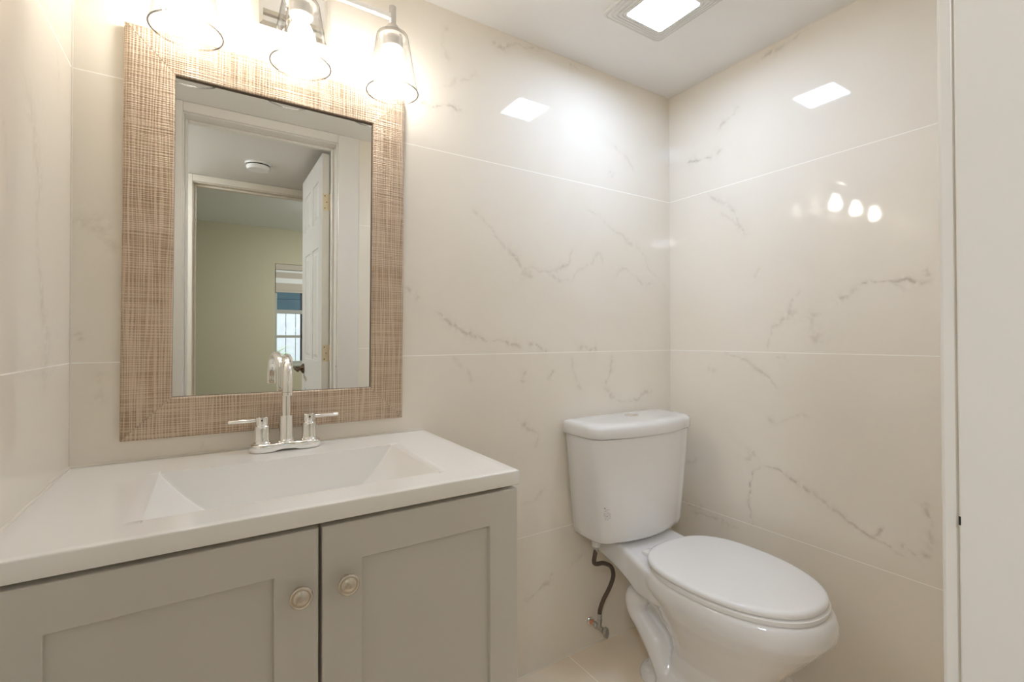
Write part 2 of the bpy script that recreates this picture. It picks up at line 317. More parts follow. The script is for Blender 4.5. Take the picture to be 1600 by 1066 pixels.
# caulk lines along the edges of the tiling
M['caulk'] = pbsdf('caulk', (0.80, 0.755, 0.68), 0.5)
def bead(name, a, b, r=0.0016): return struct(G().tube([a, b], r, 6).put(name, M['caulk']))
e = 0.0006
bead('trim_1', (0, -e, CEIL-e), (XR, -e, CEIL-e)); bead('trim_2', (XR-e, YD, CEIL-e), (XR-e, 0, CEIL-e))
bead('trim_3', (0, -e, e), (XR, -e, e), 0.0022); bead('trim_4', (XR-e, YD, e), (XR-e, 0, e), 0.0022)
bead('trim_5', (e, -e, 0), (e, -e, CEIL), 0.0020); bead('trim_6', (XR-e, -e, 0), (XR-e, -e, CEIL), 0.0010)
bead('trim_7', (0.001, -e, 0.8388), (0.757, -e, 0.8388), 0.0030); bead('trim_8', (e, -0.5, 0.8388), (e, -0.001, 0.8388), 0.0032)

def door_frame(name, x0, x1, ya, yb, top, ceil, stop_y, casing_w=0.10, right_w=0.10, paint='trim'):
    """jambs, head, stops and casings round an opening; ya = near face, yb = far face (ya > yb)"""
    root = empty(name, (x0, (ya+yb)/2, 0)); struct(root)
    t = 0.02
    g = G(); g.box(x0-t, x0, yb, ya+0.0, 0, top+t, 0.0012); g.box(x1, x1+t, yb, ya, 0, top+t, 0.0012); g.box(x0, x1, yb, ya, top, top+t, 0.0012)
    g.put('jamb', M[paint], root)
    s0, s1 = stop_y
    g = G(); g.box(x0, x0+0.012, s0, s1, 0, top, 0.003); g.box(x1-0.012, x1, s0, s1, 0, top, 0.003); g.box(x0+0.012, x1-0.012, s0, s1, top-0.012, top, 0.003)
    g.put('door_stop', M[paint], root)
    rv = 0.005
    for sgn, y in ((1, ya), (-1, yb)):
        y0, y1 = (y+0.0003, y+0.013) if sgn > 0 else (y-0.013, y-0.0003)
        g = G(); g.box(max(x0-rv-casing_w, 0.003) if sgn > 0 and ya > -1.3 else x0-rv-casing_w, x0-rv, y0, y1, 0, ceil-0.001, 0.003)
        g.box(x1+rv, x1+rv+right_w, y0, y1, 0, ceil-0.001, 0.003); g.box(x0-rv, x1+rv, y0, y1, top+rv, ceil-0.001, 0.003)
        g.put('casing', M[paint], root)
    return root
fr = door_frame('door_frame', OX0, OX1, YD, YH, OZ, CEIL, (-1.245, -1.222))
# a scuff where the casing meets the jamb
G().box(OX1-0.0004, OX1+0.0006, YD-0.0012, YD+0.0002, 0.943, 0.950).put('scuff', M['dark'], fr)

# ================================================================== HALL, BEDROOM AND OUTDOORS (seen in the mirror)
HY0, HY1 = -2.26, -2.375                               # faces of the far hall wall
BX0, BX1, BZ = 0.155, 0.915, 2.034
struct(G().box(-1.4, 2.3, HY1, YH, -0.05, 0).put('floor_hall', M['wood_floor']))
struct(G().box(-1.46, 2.36, HY1, YH, CEIL, CEIL+0.06).put('ceiling_hall', pbsdf('hall_ceiling_paint', (0.74, 0.73, 0.715), 0.6)))
struct(G().box(-1.46, -1.4, HY1, YH, 0, CEIL).put('wall_hall_left', M['hallwall']))
struct(G().box(2.3, 2.36, HY1, YH, 0, CEIL).put('wall_hall_right', M['hallwall']))
g = G(); g.box(-2.2, BX0-0.02, HY1, HY0, 0, 2.5); g.box(BX1+0.02, 3.0, HY1, HY0, 0, 2.5); g.box(BX0-0.02, BX1+0.02, HY1, HY0, BZ+0.02, 2.5)
struct(g.put('wall_hall_back', M['hallwall']))
fr2 = door_frame('door_frame', BX0, BX1, HY0, HY1, BZ, CEIL, (-2.32, -2.297), paint='trim_warm_lit')
def hinge(x0, x1, y0, y1, z0, z1, parent, face, kn):
    """flat leaf with screws and a knuckle; face 'y' or 'x'"""
    g = G(); g.box(x0, x1, y0, y1, z0, z1, 0.0006)
    h = g.put('hinge', M['brass'], parent)
    k = G()
    for f in (0.14, 0.5, 0.86):
        z = z0+(z1-z0)*f; off = 0.30 if f != 0.5 else 0.6
        if face == 'y': k.lathe([(0.0030, 0), (0.0026, 0.0008)], (x0+(x1-x0)*off, y1, z), 'Y', 10)
        else: k.lathe([(0.0030, 0), (0.0026, 0.0008)], (x1, y0+(y1-y0)*off, z), 'X', 10)
    k.put('hinge_screw', M['bronze'], h)
    G().tube([(kn[0], kn[1], z0), (kn[0], kn[1], z1)], 0.0048, 12).put('hinge_knuckle', M['brass'], h)
hinge(BX0-0.0005, BX0+0.0012, -2.372, -2.338, 1.725, 1.81, fr2, 'x', (BX0+0.004, -2.379))
# the six-panel door of the bathroom, standing open into the hall
DX0, DX1, DY0, DY1, DZ0, DZ1 = 0.722, 0.757, -1.893, -1.291, 0.01, 2.026
dr = empty('door_1', (DX1, DY1, DZ0), kind='structure')
g = G(); g.box(DX0+0.004, DX1-0.004, DY0, DY1, DZ0, DZ1)
cols = [(DY0+0.10, DY0+0.265), (DY1-0.265, DY1-0.10)]; rows = [(0.22, 0.78), (0.96, 1.56), (1.70, 1.91)]
for xa, xb in ((DX0, DX0+0.004), (DX1-0.004, DX1)):    # stiles and rails stand proud of the panel field
    ys = [DY0, cols[0][0], cols[0][1], cols[1][0], cols[1][1], DY1]; zs = [DZ0]+[q for r in rows for q in r]+[DZ1]
    for a in (0, 2, 4): g.box(xa, xb, ys[a], ys[a+1], DZ0, DZ1, 0.0008)
    for a in (1, 3):
        for b in range(0, len(zs), 2): g.box(xa, xb, ys[a], ys[a+1], zs[b], zs[b+1], 0.0008)
g.put('door_slab', M['trim'], dr)
for (ya, yb) in cols:
    for (za, zb) in rows:
        p = G()
        for x, o in ((DX0, 1), (DX1, -1)):
            r = []
            for ins, dp in ((0.006, 0.0042), (0.018, 0.0042), (0.034, 0.0004)):
                r.append([(x+o*dp, ya+ins, za+ins), (x+o*dp, yb-ins, za+ins), (x+o*dp, yb-ins, zb-ins), (x+o*dp, ya+ins, zb-ins)])
            p.rings(r, False, True)
        p.put('raised_panel', M['trim'], dr)
for z in (1.736, 0.964, 0.22): hinge(DX0+0.004, DX1-0.002, DY1, DY1+0.0012, z, z+0.085, dr, 'y', (DX1+0.0035, DY1+0.004))
hb = G(); hb.lathe([(0.030, 0), (0.030, -0.006), (0.022, -0.012), (0.012, -0.020), (0.011, -0.045)], (DX0, DY0+0.065, 0.893), 'X', 28)
hd = hb.put('handle', M['bronze'], dr, auto=40)
G().tube(spline([(DX0-0.042, DY0+0.065, 0.893), (DX0-0.050, DY0+0.085, 0.893), (DX0-0.050, DY0+0.13, 0.892), (DX0-0.048, DY0+0.17, 0.888)]), 0.0075, 12).put('lever', M['bronze'], hd, auto=40)
# smoke detector on the hall ceiling
sd = empty('smoke_detector', (0.475, -1.83, CEIL), 'round white smoke detector on the hall ceiling, seen in the mirror', 'smoke detector')
G().lathe([(0.068, 0), (0.070, -0.006), (0.068, -0.012)], (0.475, -1.83, CEIL), 'Z', 48).put('mounting_ring', M['plastic'], sd, auto=35)
G().lathe([(0.060, -0.012), (0.061, -0.016), (0.0605, -0.018)], (0.475, -1.83, CEIL), 'Z', 48).put('vent_slot', M['dark'], sd, auto=35)
G().lathe([(0.062, -0.018), (0.062, -0.028), (0.055, -0.038), (0.035, -0.041), (0.0001, -0.041)], (0.475, -1.83, CEIL), 'Z', 48).put('cover', M['plastic'], sd, auto=35)
# added fill lamps, unseen, for hall and bedroom; some light spills into the bathroom
def fill_dome_lamp(x, y, z, r, watts, label, tint):
    root = empty('added_fill_lamp', (x, y, z), label, 'lamp')
    G().lathe([(r*1.06, 0), (r*1.06, -0.014), (r, -0.018)], (x, y, z), 'Z', 40).put('fill_lamp_base', M['nickel'], root, auto=35)
    a = 4*PI*(r*0.9)**2*0.4
    G().lathe([(r, -0.018), (r*0.92, -0.04), (r*0.7, -0.062), (r*0.38, -0.076), (0.0001, -0.08)], (x, y, z), 'Z', 40, False, True).put(
        'fill_lamp_shade', emis('lit_fill_dome', tint, watts/(PI*a)), root, auto=60)
fill_dome_lamp(-0.40, -1.90, CEIL, 0.14, HALL_FILL_W, 'added unseen fill lamp, a round frosted dome on the narrow hall ceiling', (0.92, 1.0, 1.12))
fill_dome_lamp(1.7, -3.9, 2.43, 0.17, BED_FILL_W, 'added unseen fill lamp, a round frosted dome on the green bedroom ceiling', (1.0, 0.985, 0.97))
# bedroom
GY = -5.5; WX0, WX1, WZ0, WZ1 = 0.948, 1.86, 0.69, 1.985
struct(G().box(-2.2, 3.0, GY, HY1, -0.05, 0).put('floor_bedroom', M['wood_floor']))
struct(G().box(-2.26, 3.06, GY-0.15, HY0, 2.43, 2.5).put('ceiling_bedroom', pbsdf('bedroom_ceiling_paint', (0.76, 0.83, 0.87), 0.6)))
struct(G().box(-2.26, -2.2, GY, HY1, 0, 2.43).put('wall_bedroom_left', M['green']))
struct(G().box(3.0, 3.06, GY, HY1, 0, 2.43).put('wall_bedroom_right', M['green']))
g = G(); g.box(-2.26, WX0, GY-0.15, GY, 0, 2.43); g.box(WX1, 3.06, GY-0.15, GY, 0, 2.43); g.box(WX0, WX1, GY-0.15, GY, 0, WZ0); g.box(WX0, WX1, GY-0.15, GY, WZ1, 2.43)
struct(g.put('wall_bedroom_back', M['green']))
wn = empty('window_1', (WX0, GY-0.09, WZ0), kind='structure')
WY = GY-0.085; MZ = 1.375; MX = 1.275
g = G()
for x in (WX0, WX1-0.03): g.box(x, x+0.03, WY-0.03, WY+0.03, WZ0, WZ1, 0.002)
g.box(WX0, WX1, WY-0.03, WY+0.03, WZ0, WZ0+0.035, 0.002); g.box(WX0, WX1, WY-0.03, WY+0.03, WZ1-0.03, WZ1, 0.002)
g.put('window_frame', M['frame_grey'], wn)
G().box(WX0+0.03, WX1-0.03, WY-0.018, WY+0.022, MZ-0.03, MZ+0.02, 0.002).put('meeting_rail', M['frame_grey'], wn)
G().box(WX0+0.03, WX1-0.03, WY-0.012, WY+0.012, 1.03, 1.065, 0.002).put('muntin', M['frame_grey'], wn)
G().box(MX-0.014, MX+0.014, WY-0.012, WY+0.012, WZ0+0.035, WZ1-0.03, 0.002).put('muntin', M['frame_dark'], wn)
G().box(WX0+0.03, WX1-0.03, WY-0.003, WY+0.003, WZ0+0.035, MZ-0.03).put('pane', M['pane'], wn)
G().box(WX0+0.03, WX1-0.03, WY-0.003, WY+0.003, MZ+0.02, WZ1-0.03).put('pane', M['pane'], wn)
G().box(WX0, WX1, GY-0.055, GY+0.03, WZ0-0.03, WZ0-0.001, 0.003).put('window_sill', M['frame_grey'], wn)
bl = empty('window_blind', (WX0, GY-0.03, WZ1), 'half-raised banded roller blind in the bedroom window, seen in the mirror', 'window blind')
G().box(WX0+0.004, WX1-0.004, GY-0.05, GY-0.008, WZ1-0.075, WZ1-0.001, 0.006).put('headrail', M['blind'], bl)
z = WZ1-0.075
for i, (h, mt) in enumerate(((0.03, 'sheer'), (0.075, 'blind'), (0.065, 'sheer'), (0.09, 'blind'), (0.03, 'blind'))):
    G().box(WX0+0.012, WX1-0.012, GY-0.034, GY-0.028-0.004*(i == 4), z-h, z-0.0005).put('opaque_band' if mt == 'blind' else 'sheer_band', M[mt], bl); z -= h
# outdoors
struct(G().box(-4, 7, -11, GY-0.15, -0.25, -0.2).put('ground', M['ground']))
fe = empty('garden_fence', (1.6, -8.4, -0.2), 'pale weathered board fence outside the bedroom window, seen in the mirror', 'fence')
for i in range(34):
    x = -1.2+i*0.165; h = 1.46+0.012*math.sin(i*2.3)
    G().box(x, x+0.155, -8.42, -8.395, -0.2, h, 0.003).put('fence_board', M['fence'], fe)
G().box(-1.2, 4.4, -8.46, -8.42, 0.1, 0.19).put('fence_rail', M['fence'], fe); G().box(-1.2, 4.4, -8.46, -8.42, 1.1, 1.19).put('fence_rail', M['fence'], fe)
nb = empty('neighbouring_house', (2, -10, -0.2), 'teal neighbouring house behind the pale fence, seen through the bedroom window', 'house')
g = G()
for i in range(13): g.box(-3, 6, -10.2+0.012*(i % 2), -9.9-0.0*i, -0.2+i*0.25, 0.046+i*0.25, 0.004)
g.put('wall', M['teal'], nb)
G().box(-3.2, 6.2, -10.2, -9.2, 2.55, 2.68, 0.01).put('eave', M['teal'], nb); G().box(-3.2, 6.2, -9.22, -9.16, 2.46, 2.6, 0.004).put('gutter', M['dark'], nb)
sh = empty('shrub', (1.18, -7.7, -0.2), 'pale green leafy shrub outside the bedroom window, seen in the mirror', 'shrub')
random.seed(4); g = G(); st = G()
for i in range(46):
    a = random.uniform(0, 2*PI); r0 = random.uniform(0, .12); hh = random.uniform(0.5, 1.0); ln = random.uniform(0.16, 0.3)
    base = Vector((1.18+r0*math.cos(a), -7.7+r0*math.sin(a), -0.2+hh)); d = Vector((math.cos(a), math.sin(a), random.uniform(0.2, 0.9))).normalized(); s = d.cross(Vector((0, 0, 1))).normalized()
    P = [base+d*(ln*t)+Vector((0, 0, -0.25*ln*t*t)) for t in (0, .25, .5, .75, 1)]; wd = [0.004, .016, .019, .013, .001]
    g.rings([[p-s*w_, p+Vector((0, 0, .002)), p+s*w_, p-Vector((0, 0, .002))] for p, w_ in zip(P, wd)])
    st.tube([(1.18+r0*.3*math.cos(a), -7.7+r0*.3*math.sin(a), -0.2), base], 0.005, 6)
g.put('leaves', M['leaf'], sh, smooth=True); st.put('stem', M['leaf'], sh, smooth=True)

# ================================================================== VANITY
vc = empty('vanity_cabinet', (0.378, -0.25, 0), 'greige two-door vanity cabinet under the white sink top', 'cabinet')
ZT = 0.8098                                            # underside of the sink top
g = G(); g.box(0.004, 0.020, -0.478, -0.004, 0.0, ZT-0.0005, 0.001); g.box(0.738, 0.754, -0.478, -0.004, 0.0, ZT-0.0005, 0.001)
g.box(0.020, 0.738, -0.47, -0.004, 0.10, 0.116); g.box(0.020, 0.738, -0.016, -0.004, 0.116, ZT-0.0005)
g.box(0.020, 0.738, -0.478, -0.458, 0.765, ZT-0.0005); g.box(0.020, 0.738, -0.478, -0.458, 0.116, 0.150); g.box(0.368, 0.408, -0.478, -0.458, 0.15, 0.765)
g.put('carcass', M['cabinet_in'], vc)
G().box(0.020, 0.738, -0.43, -0.414, 0.0, 0.10).put('toe_kick', M['cabinet_in'], vc)
def shaker_door(x0, x1, z0, z1, yb, knob_x, knob_z, label):
    th, rw, rec = 0.021, 0.0615, 0.0095; yf = yb-th
    g = G()
    # one closed shape: face frame, step down to the recessed panel, sides and back
    def loop(x0, x1, z0, z1, y): return [(x0, y, z0), (x1, y, z0), (x1, y, z1), (x0, y, z1)]
    b = 0.0022
    g.rings([loop(x0, x1, z0, z1, yb), loop(x0, x1, z0, z1, yf+b), loop(x0+b*.3, x1-b*.3, z0+b*.3, z1-b*.3, yf+b*.3), loop(x0+b, x1-b, z0+b, z1-b, yf),
             loop(x0+rw, x1-rw, z0+rw, z1-rw, yf), loop(x0+rw+.0012, x1-rw-.0012, z0+rw+.0012, z1-rw-.0012, yf+.0012),
             loop(x0+rw+.0016, x1-rw-.0016, z0+rw+.0016, z1-rw-.0016, yf+rec)])
    d = g.put('door', M['cabinet'], vc); d['label'] = label
    c = (knob_x, yf, knob_z)
    kb = G().lathe([(0.0085, 0.0), (0.0085, -0.003), (0.0060, -0.006), (0.0058, -0.013), (0.0105, -0.0165), (0.0160, -0.0185), (0.0168, -0.0205), (0.0166, -0.0225), (0.0152, -0.0240),
                    (0.0135, -0.0243), (0.0128, -0.0236), (0.0118, -0.0236), (0.0108, -0.0246), (0.0070, -0.0262), (0.0034, -0.0268), (0.0001, -0.0270)], c, 'Y', 44).put('knob', M['nickel'], d, auto=28)
    return d
shaker_door(0.006, 0.3848, 0.105, 0.8012, -0.4785, 0.3565, 0.7095, 'left door with recessed panel and round knob')
shaker_door(0.3902, 0.7575, 0.105, 0.8012, -0.4785, 0.4262, 0.7100, 'right door with recessed panel and round knob')

# sink top with the basin moulded into it
vt = empty('sink_top', (0.378, -0.25, 0.81), 'white moulded sink top with a wedge-shaped basin on the vanity cabinet', 'sink')
TX0, TX1, TY0, TY1, TZ = 0.0015, 0.7585, -0.505, -0.0015, 0.8383
bx0, bx1, by0, by1, DEP = 0.157, 0.619, -0.432, -0.148, 0.125
def basin(x, y):
    """depth of the basin below the rim"""
    def prof(s, L, k): s = min(max(s/L, 0), 1); return DEP*(1-(1-s)**k)
    d = [prof(x-bx0, 0.185, 2.0), prof(bx1-x, 0.185, 2.0), prof(by1-y, 0.026, 1.25), prof(y-by0, 0.10, 1.9)]
    m = min(d); k = max(1e-6, min(0.0030, m*0.4)); return max(0.0, m-k*math.log(sum(math.exp(-(q-m)/k) for q in d))) if m > 0 else 0.0
xs = sorted(set([TX0, bx0, bx1, TX1]+list(np.round(np.linspace(bx0, bx1, 330), 5))+list(np.linspace(TX0, bx0, 8))+list(np.linspace(bx1, TX1, 8))))
ys = sorted(set([TY0, by0, by1, TY1]+list(np.round(np.linspace(by0, by1, 240), 5))+list(np.linspace(TY0, by0, 6))+list(np.linspace(by1, TY1, 8))))
nx, ny = len(xs), len(ys); ed = 0.0028
def topz(x, y):
    z = TZ-basin(x, y); return z
V = [(x, y, topz(x, y)) for y in ys for x in xs]
F = [(j*nx+i, j*nx+i+1, (j+1)*nx+i+1, (j+1)*nx+i) for j in range(ny-1) for i in range(nx-1)]
# pull the outer row in a little and close with a rounded edge, sides and underside
ring = [i for i in range(nx)]+[j*nx+nx-1 for j in range(1, ny)]+[(ny-1)*nx+i for i in range(nx-2, -1, -1)]+[j*nx for j in range(ny-2, 0, -1)]
def shift(p, d, z): return (min(max(p[0], TX0+d), TX1-d), min(max(p[1], TY0+d), TY1-d), z)
for k in ring: V[k] = shift(V[k], ed, TZ)
prev = ring
for d, z in ((ed*.62, TZ-ed*.08), (ed*.29, TZ-ed*.29), (ed*.08, TZ-ed*.62), (0, TZ-ed), (0, 0.8112), (0.0012, 0.8100)):
    cur = list(range(len(V), len(V)+len(ring))); V += [shift(V[k], d, z) if d > 0 or True else None for k in ring]
    # spread the corner points back out to the rectangle
    for q, k in zip(cur, ring):
        x, y, _ = V[k]; x = TX0+d if abs(x-TX0-ed) < 1e-6 else TX1-d if abs(x-TX1+ed) < 1e-6 else x; y = TY0+d if abs(y-TY0-ed) < 1e-6 else TY1-d if abs(y-TY1+ed) < 1e-6 else y
        V[q] = (x, y, z)
    n = len(ring); F += [(prev[i], prev[(i+1) % n], cur[(i+1) % n], cur[i]) for i in range(n)]; prev = cur
# underside: follows the basin a wall's thickness below it
rim_of = dict(zip(ring, prev)); k0 = len(V)
V += [(x, y, min(0.8100, topz(x, y)-0.012)) for y in ys for x in xs]
ix = lambda q: rim_of.get(q, k0+q)
F += [(ix(j*nx+i), ix((j+1)*nx+i), ix((j+1)*nx+i+1), ix(j*nx+i+1)) for j in range(ny-1) for i in range(nx-1)]
put('counter', V, F, M['counter'], vt, auto=55)
# underside bowl of the basin, inside the cabinet, and the drain
dx, dy = 0.388, -0.205; dz = topz(dx, dy)
G().lathe([(0.0001, 0.0035), (0.012, 0.0033), (0.020, 0.0022), (0.0225, 0.0), (0.0225, -0.006)], (dx, dy, dz+0.0005), 'Z', 32).put('drain', M['chrome'], vt, auto=40)

# ------------------------------------------------------------------ faucet
FX, FY, FZ = 0.3935, -0.0535, TZ
fa = empty('faucet', (FX, FY, FZ), 'chrome two-handle gooseneck faucet on the white sink top', 'faucet')
def stadium(hl, r, z, n=14, wob=0.0):
    P = []
    for sx, a0 in ((1, -PI/2), (-1, PI/2)):
        for i in range(n+1):
            a = a0+PI*i/n; P.append((FX+sx*hl+r*math.cos(a), FY+r*math.sin(a), z))
    return P
# base bridge: waisted between the posts, its underside arched along the front
def bridge(ins, z, arch):
    P = []; hl, r = 0.0515, 0.0250-ins; n = 64
    for i in range(n):
        a = 2*PI*i/n; cx = math.cos(a); sx = math.sin(a)
        x = (hl+r)*cx if False else None
        t = i/n
        # walk a stadium by arc length
        Lh = 2*hl; per = 2*Lh+2*PI*r; s = t*per
        if s < Lh: x, y, nxr = -hl+s, -r, 1
        elif s < Lh+PI*r: b = (s-Lh)/r; x, y, nxr = hl+r*math.sin(b), -r*math.cos(b), 0
        elif s < 2*Lh+PI*r: x, y, nxr = hl-(s-Lh-PI*r), r, 1
        else: b = (s-2*Lh-PI*r)/r; x, y, nxr = -hl-r*math.sin(b), r*math.cos(b), 0
        w_ = math.exp(-(x/0.026)**4) if abs(x) < hl else 0
        y *= 1-0.13*w_
        zz = z+(arch*math.exp(-(x/0.023)**4) if y < 0 else 0)
        P.append((FX+x, FY+y, zz))
    return P
b0 = FZ+0.0006
G().rings([bridge(0.0015, b0, 0.0042), bridge(0, b0+0.0015, 0.0042), bridge(0, b0+0.0150, 0.0005), bridge(0.0008, b0+0.0175, 0), bridge(0.0030, b0+0.0188, 0), bridge(0.0060, b0+0.0190, 0)]).put('base_plate', M['chrome'], fa, auto=50)
zb = b0+0.0186
sp = G().lathe([(0.0185, 0), (0.0185, 0.0025), (0.0168, 0.0045), (0.0160, 0.0055), (0.0160, 0.0080), (0.0154, 0.0095), (0.0154, 0.0590), (0.0148, 0.0607), (0.0105, 0.0609)], (FX, FY, zb), 'Z', 40).put('spout_collar', M['chrome'], fa, auto=35)
ang = math.atan2(-0.0115, 0.113); ux, uy = math.sin(ang), -math.cos(ang)
Rr = 0.0565; zc_ = 1.0655-0.0107-Rr
path = [Vector((FX, FY, zb+0.05+i*0.01)) for i in range(int((zc_-zb-0.05)/0.01)+1)]
path = [p for p in path if p.z < zc_-0.004]
for i in range(25):
    a = PI*i/24; dd = Rr*(1-math.cos(a)); path.append(Vector((FX+ux*dd, FY+uy*dd, zc_+Rr*math.sin(a))))
ex = path[-1]
path += [Vector((ex.x, ex.y, ex.z-0.006)), Vector((ex.x, ex.y, ex.z-0.014))]
G().tube(path, 0.0106, 28).put('spout', M['chrome'], fa, auto=60)
G().lathe([(0.0102, -0.0142), (0.0108, -0.0146), (0.0108, -0.0205), (0.0100, -0.0212), (0.0078, -0.0212), (0.0072, -0.0190)], (ex.x, ex.y, ex.z), 'Z', 32).put('aerator', M['chrome'], fa, auto=35)
G().tube([(FX, FY+0.0185, zb-0.002), (FX, FY+0.0185, zb+0.045)], 0.0022, 10).put('lift_rod', M['chrome'], fa, auto=40)
for s in (-1, 1):
    hx = FX+s*0.0510
    h = G().lathe([(0.0192, 0), (0.0192, 0.0025), (0.0176, 0.0045), (0.0170, 0.0055), (0.0170, 0.0080), (0.0165, 0.0095), (0.0165, 0.0405), (0.0158, 0.0415), (0.0132, 0.0417), (0.0132, 0.0440), (0.0148, 0.0444), (0.0148, 0.0604), (0.0141, 0.0613), (0.0001, 0.0615)], (hx, FY, zb), 'Z', 40).put('handle', M['chrome'], fa, auto=30)
    lz = zb+0.0535
    G().tube([(hx+s*0.010, FY, lz), (hx+s*0.0665, FY-0.001, lz+0.0005), (hx+s*0.0675, FY-0.001, lz+0.0005)], [0.0041, 0.0041, 0.0034], 20).put('lever', M['chrome'], h, auto=50)
    G().lathe([(0.0019, 0), (0.0019, -0.0006)], (hx-0.0012, FY-0.0147, zb+0.0545), 'Y', 12).put('set_screw', M['dark'], h)

# ================================================================== MIRROR
mr = empty('wall_mirror', (0.3892, -0.0025, 1.3248), 'rectangular mirror in a wide woven-texture champagne frame above the sink', 'mirror')
Wm, Hm, FW, TH = 0.612, 0.886, 0.0890, 0.0185
mx, my, mz = mr.location
def member(kind, side):
    """mitred frame member; cross-section (distance in from the outer edge, height above the back)"""
    prof = [(0.0, 0.0), (0.0, 0.0125), (0.004, 0.0170), (0.008, TH), (FW-0.0025, TH), (FW-0.0004, TH-0.0014), (FW, TH-0.003), (FW, TH-0.0095), (FW-0.006, TH-0.0095), (FW-0.006, 0.0)]
    half, L = (Hm/2, Wm/2) if kind == 'rail' else (Wm/2, Hm/2)
    rr = []
    for e_ in (-1, 1):
        ring = []
        for t, d in prof:
            a, l = side*(half-t), e_*(L-t-0.0004)
            ring.append((mx+l, my-d, mz+a) if kind == 'rail' else (mx+a, my-d, mz+l))
        rr.append(ring)
    g = G().rings(rr); n = len(prof)
    me = put('frame_'+kind, g.v, g.f, [M['weave' if kind == 'stile' else 'weave_rail'], M['lip']], mr)
    cz = {tuple(sorted(p.vertices)): p for p in me.data.polygons}
    for p in me.data.polygons:
        idx = {v % n for v in p.vertices}
        if idx <= {6, 7} or idx <= {7, 8}: p.material_index = 1
for kind in ('stile', 'rail'):
    for s in (-1, 1): member(kind, s)
G().box(mx-Wm/2+FW-0.005, mx+Wm/2-FW+0.005, my-TH+0.0098, my-0.004, mz-Hm/2+FW-0.005, mz+Hm/2-FW+0.005).put('mirror_glass', M['mirror'], mr)
mr.rotation_euler = (R(0.45), R(0.34), 0)

# ================================================================== VANITY LIGHT
LY, RIM, LCX, LSP = -0.105, 1.7350, 0.4140, 0.2195
vl = empty('vanity_light', (LCX, -0.0, 1.912), 'polished three-light vanity fixture with clear glass cone shades above the mirror', 'wall light')
def plate(ins, y): return [(0.336+ins, y, 1.853+ins), (0.492-ins, y, 1.853+ins), (0.492-ins, y, 1.968-ins), (0.336+ins, y, 1.968-ins)]
G().rings([plate(0, -0.001), plate(0, -0.018), plate(0.008, -0.026)]).put('back_plate', M['chrome'], vl)
BARZ = 1.9300
G().tube(spline([(0.4140, -0.024, 1.9300), (0.4140, -0.06, 1.9300), (0.4140, LY+0.004, BARZ)]), 0.0065, 16).put('arm', M['chrome'], vl, auto=40)
G().box(LCX-LSP-0.006, LCX+LSP+0.004, LY-0.006, LY+0.006, BARZ-0.006, BARZ+0.006, 0.0008).put('bar', M['chrome'], vl)
for i in (-1, 0, 1):
    x = LCX+i*LSP; c = (x, LY, RIM)
    G().lathe([(0.0001, 0.222), (0.0090, 0.222), (0.0090, 0.176), (0.0135, 0.173), (0.0180, 0.166), (0.0205, 0.154), (0.0205, 0.1455)], c, 'Z', 32, False, False).put('stem', M['socket'], vl, auto=40)
    so = G().lathe([(0.0330, 0.1460), (0.0330, 0.1430), (0.0262, 0.1425), (0.0262, 0.1150), (0.0248, 0.1135), (0.0182, 0.1135), (0.0170, 0.131)], c, 'Z', 36).put('socket', M['socket'], vl, auto=35)
    prof = [(0.0275, 0.1490), (0.0355, 0.1487), (0.0388, 0.1470), (0.0402, 0.1435), (0.0646, 0.0006), (0.0650, 0.0)]
    G().lathe(prof, c, 'Z', 64, False, False).put('shade', M['shade'], vl, auto=60)
    # polished rim of the shade
    G().tube([(c[0]+0.0648*math.cos(2*PI*k/64), c[1]+0.0648*math.sin(2*PI*k/64), c[2]) for k in range(65)], 0.0017, 8, False).put('shade_rim', M['rim'], vl, smooth=True)
    b = G().lathe([(0.0135, 0.1215), (0.0142, 0.110), (0.0175, 0.100), (0.0235, 0.087), (0.0279, 0.074), (0.0286, 0.065), (0.0268, 0.054), (0.0213, 0.044), (0.0120, 0.038), (0.0001, 0.0365)], c, 'Z', 28, True, True)
    b.put('bulb', M['bulb'], vl, smooth=True)
vl.rotation_euler = (0, 0, R(1.5))

# ================================================================== CEILING FAN WITH LIGHT
cf = empty('ceiling_fan_light', (1.36, -0.363, CEIL), 'square white exhaust fan with stepped grille and lit lens on the bathroom ceiling', 'ceiling light')
def rsq(h, r, z, n=6):
    P = []
    for k, (sx, sy) in enumerate(((1, 1), (-1, 1), (-1, -1), (1, -1))):
        for i in range(n+1):
            a = PI/2*k+PI/2*i/n; P.append((1.36+sx*(h-r)+r*math.cos(a), -0.363+sy*(h-r)+r*math.sin(a), CEIL+z))
    return P
rr = [rsq(0.127, 0.018, -0.0005), rsq(0.127, 0.018, -0.007), rsq(0.125, 0.017, -0.0095)]
h = 0.120; z = -0.0105
for k in range(4):
    rr += [rsq(h, 0.016, z), rsq(h-0.0010, 0.016, z+0.0018), rsq(h-0.0028, 0.015, z+0.0018), rsq(h-0.0038, 0.015, z-0.0012), rsq(h-0.0105, 0.014, z-0.0022)]
    h -= 0.0112; z -= 0.0020
rr += [rsq(0.0748, 0.008, z), rsq(0.0745, 0.008, z+0.008)]
G().rings(rr, True, False).put('grille', M['grille'], cf, auto=30)
G().rings([rsq(0.0742, 0.008, z+0.012), rsq(0.0742, 0.008, z+0.0045)]).put('lens', M['lens'], cf)
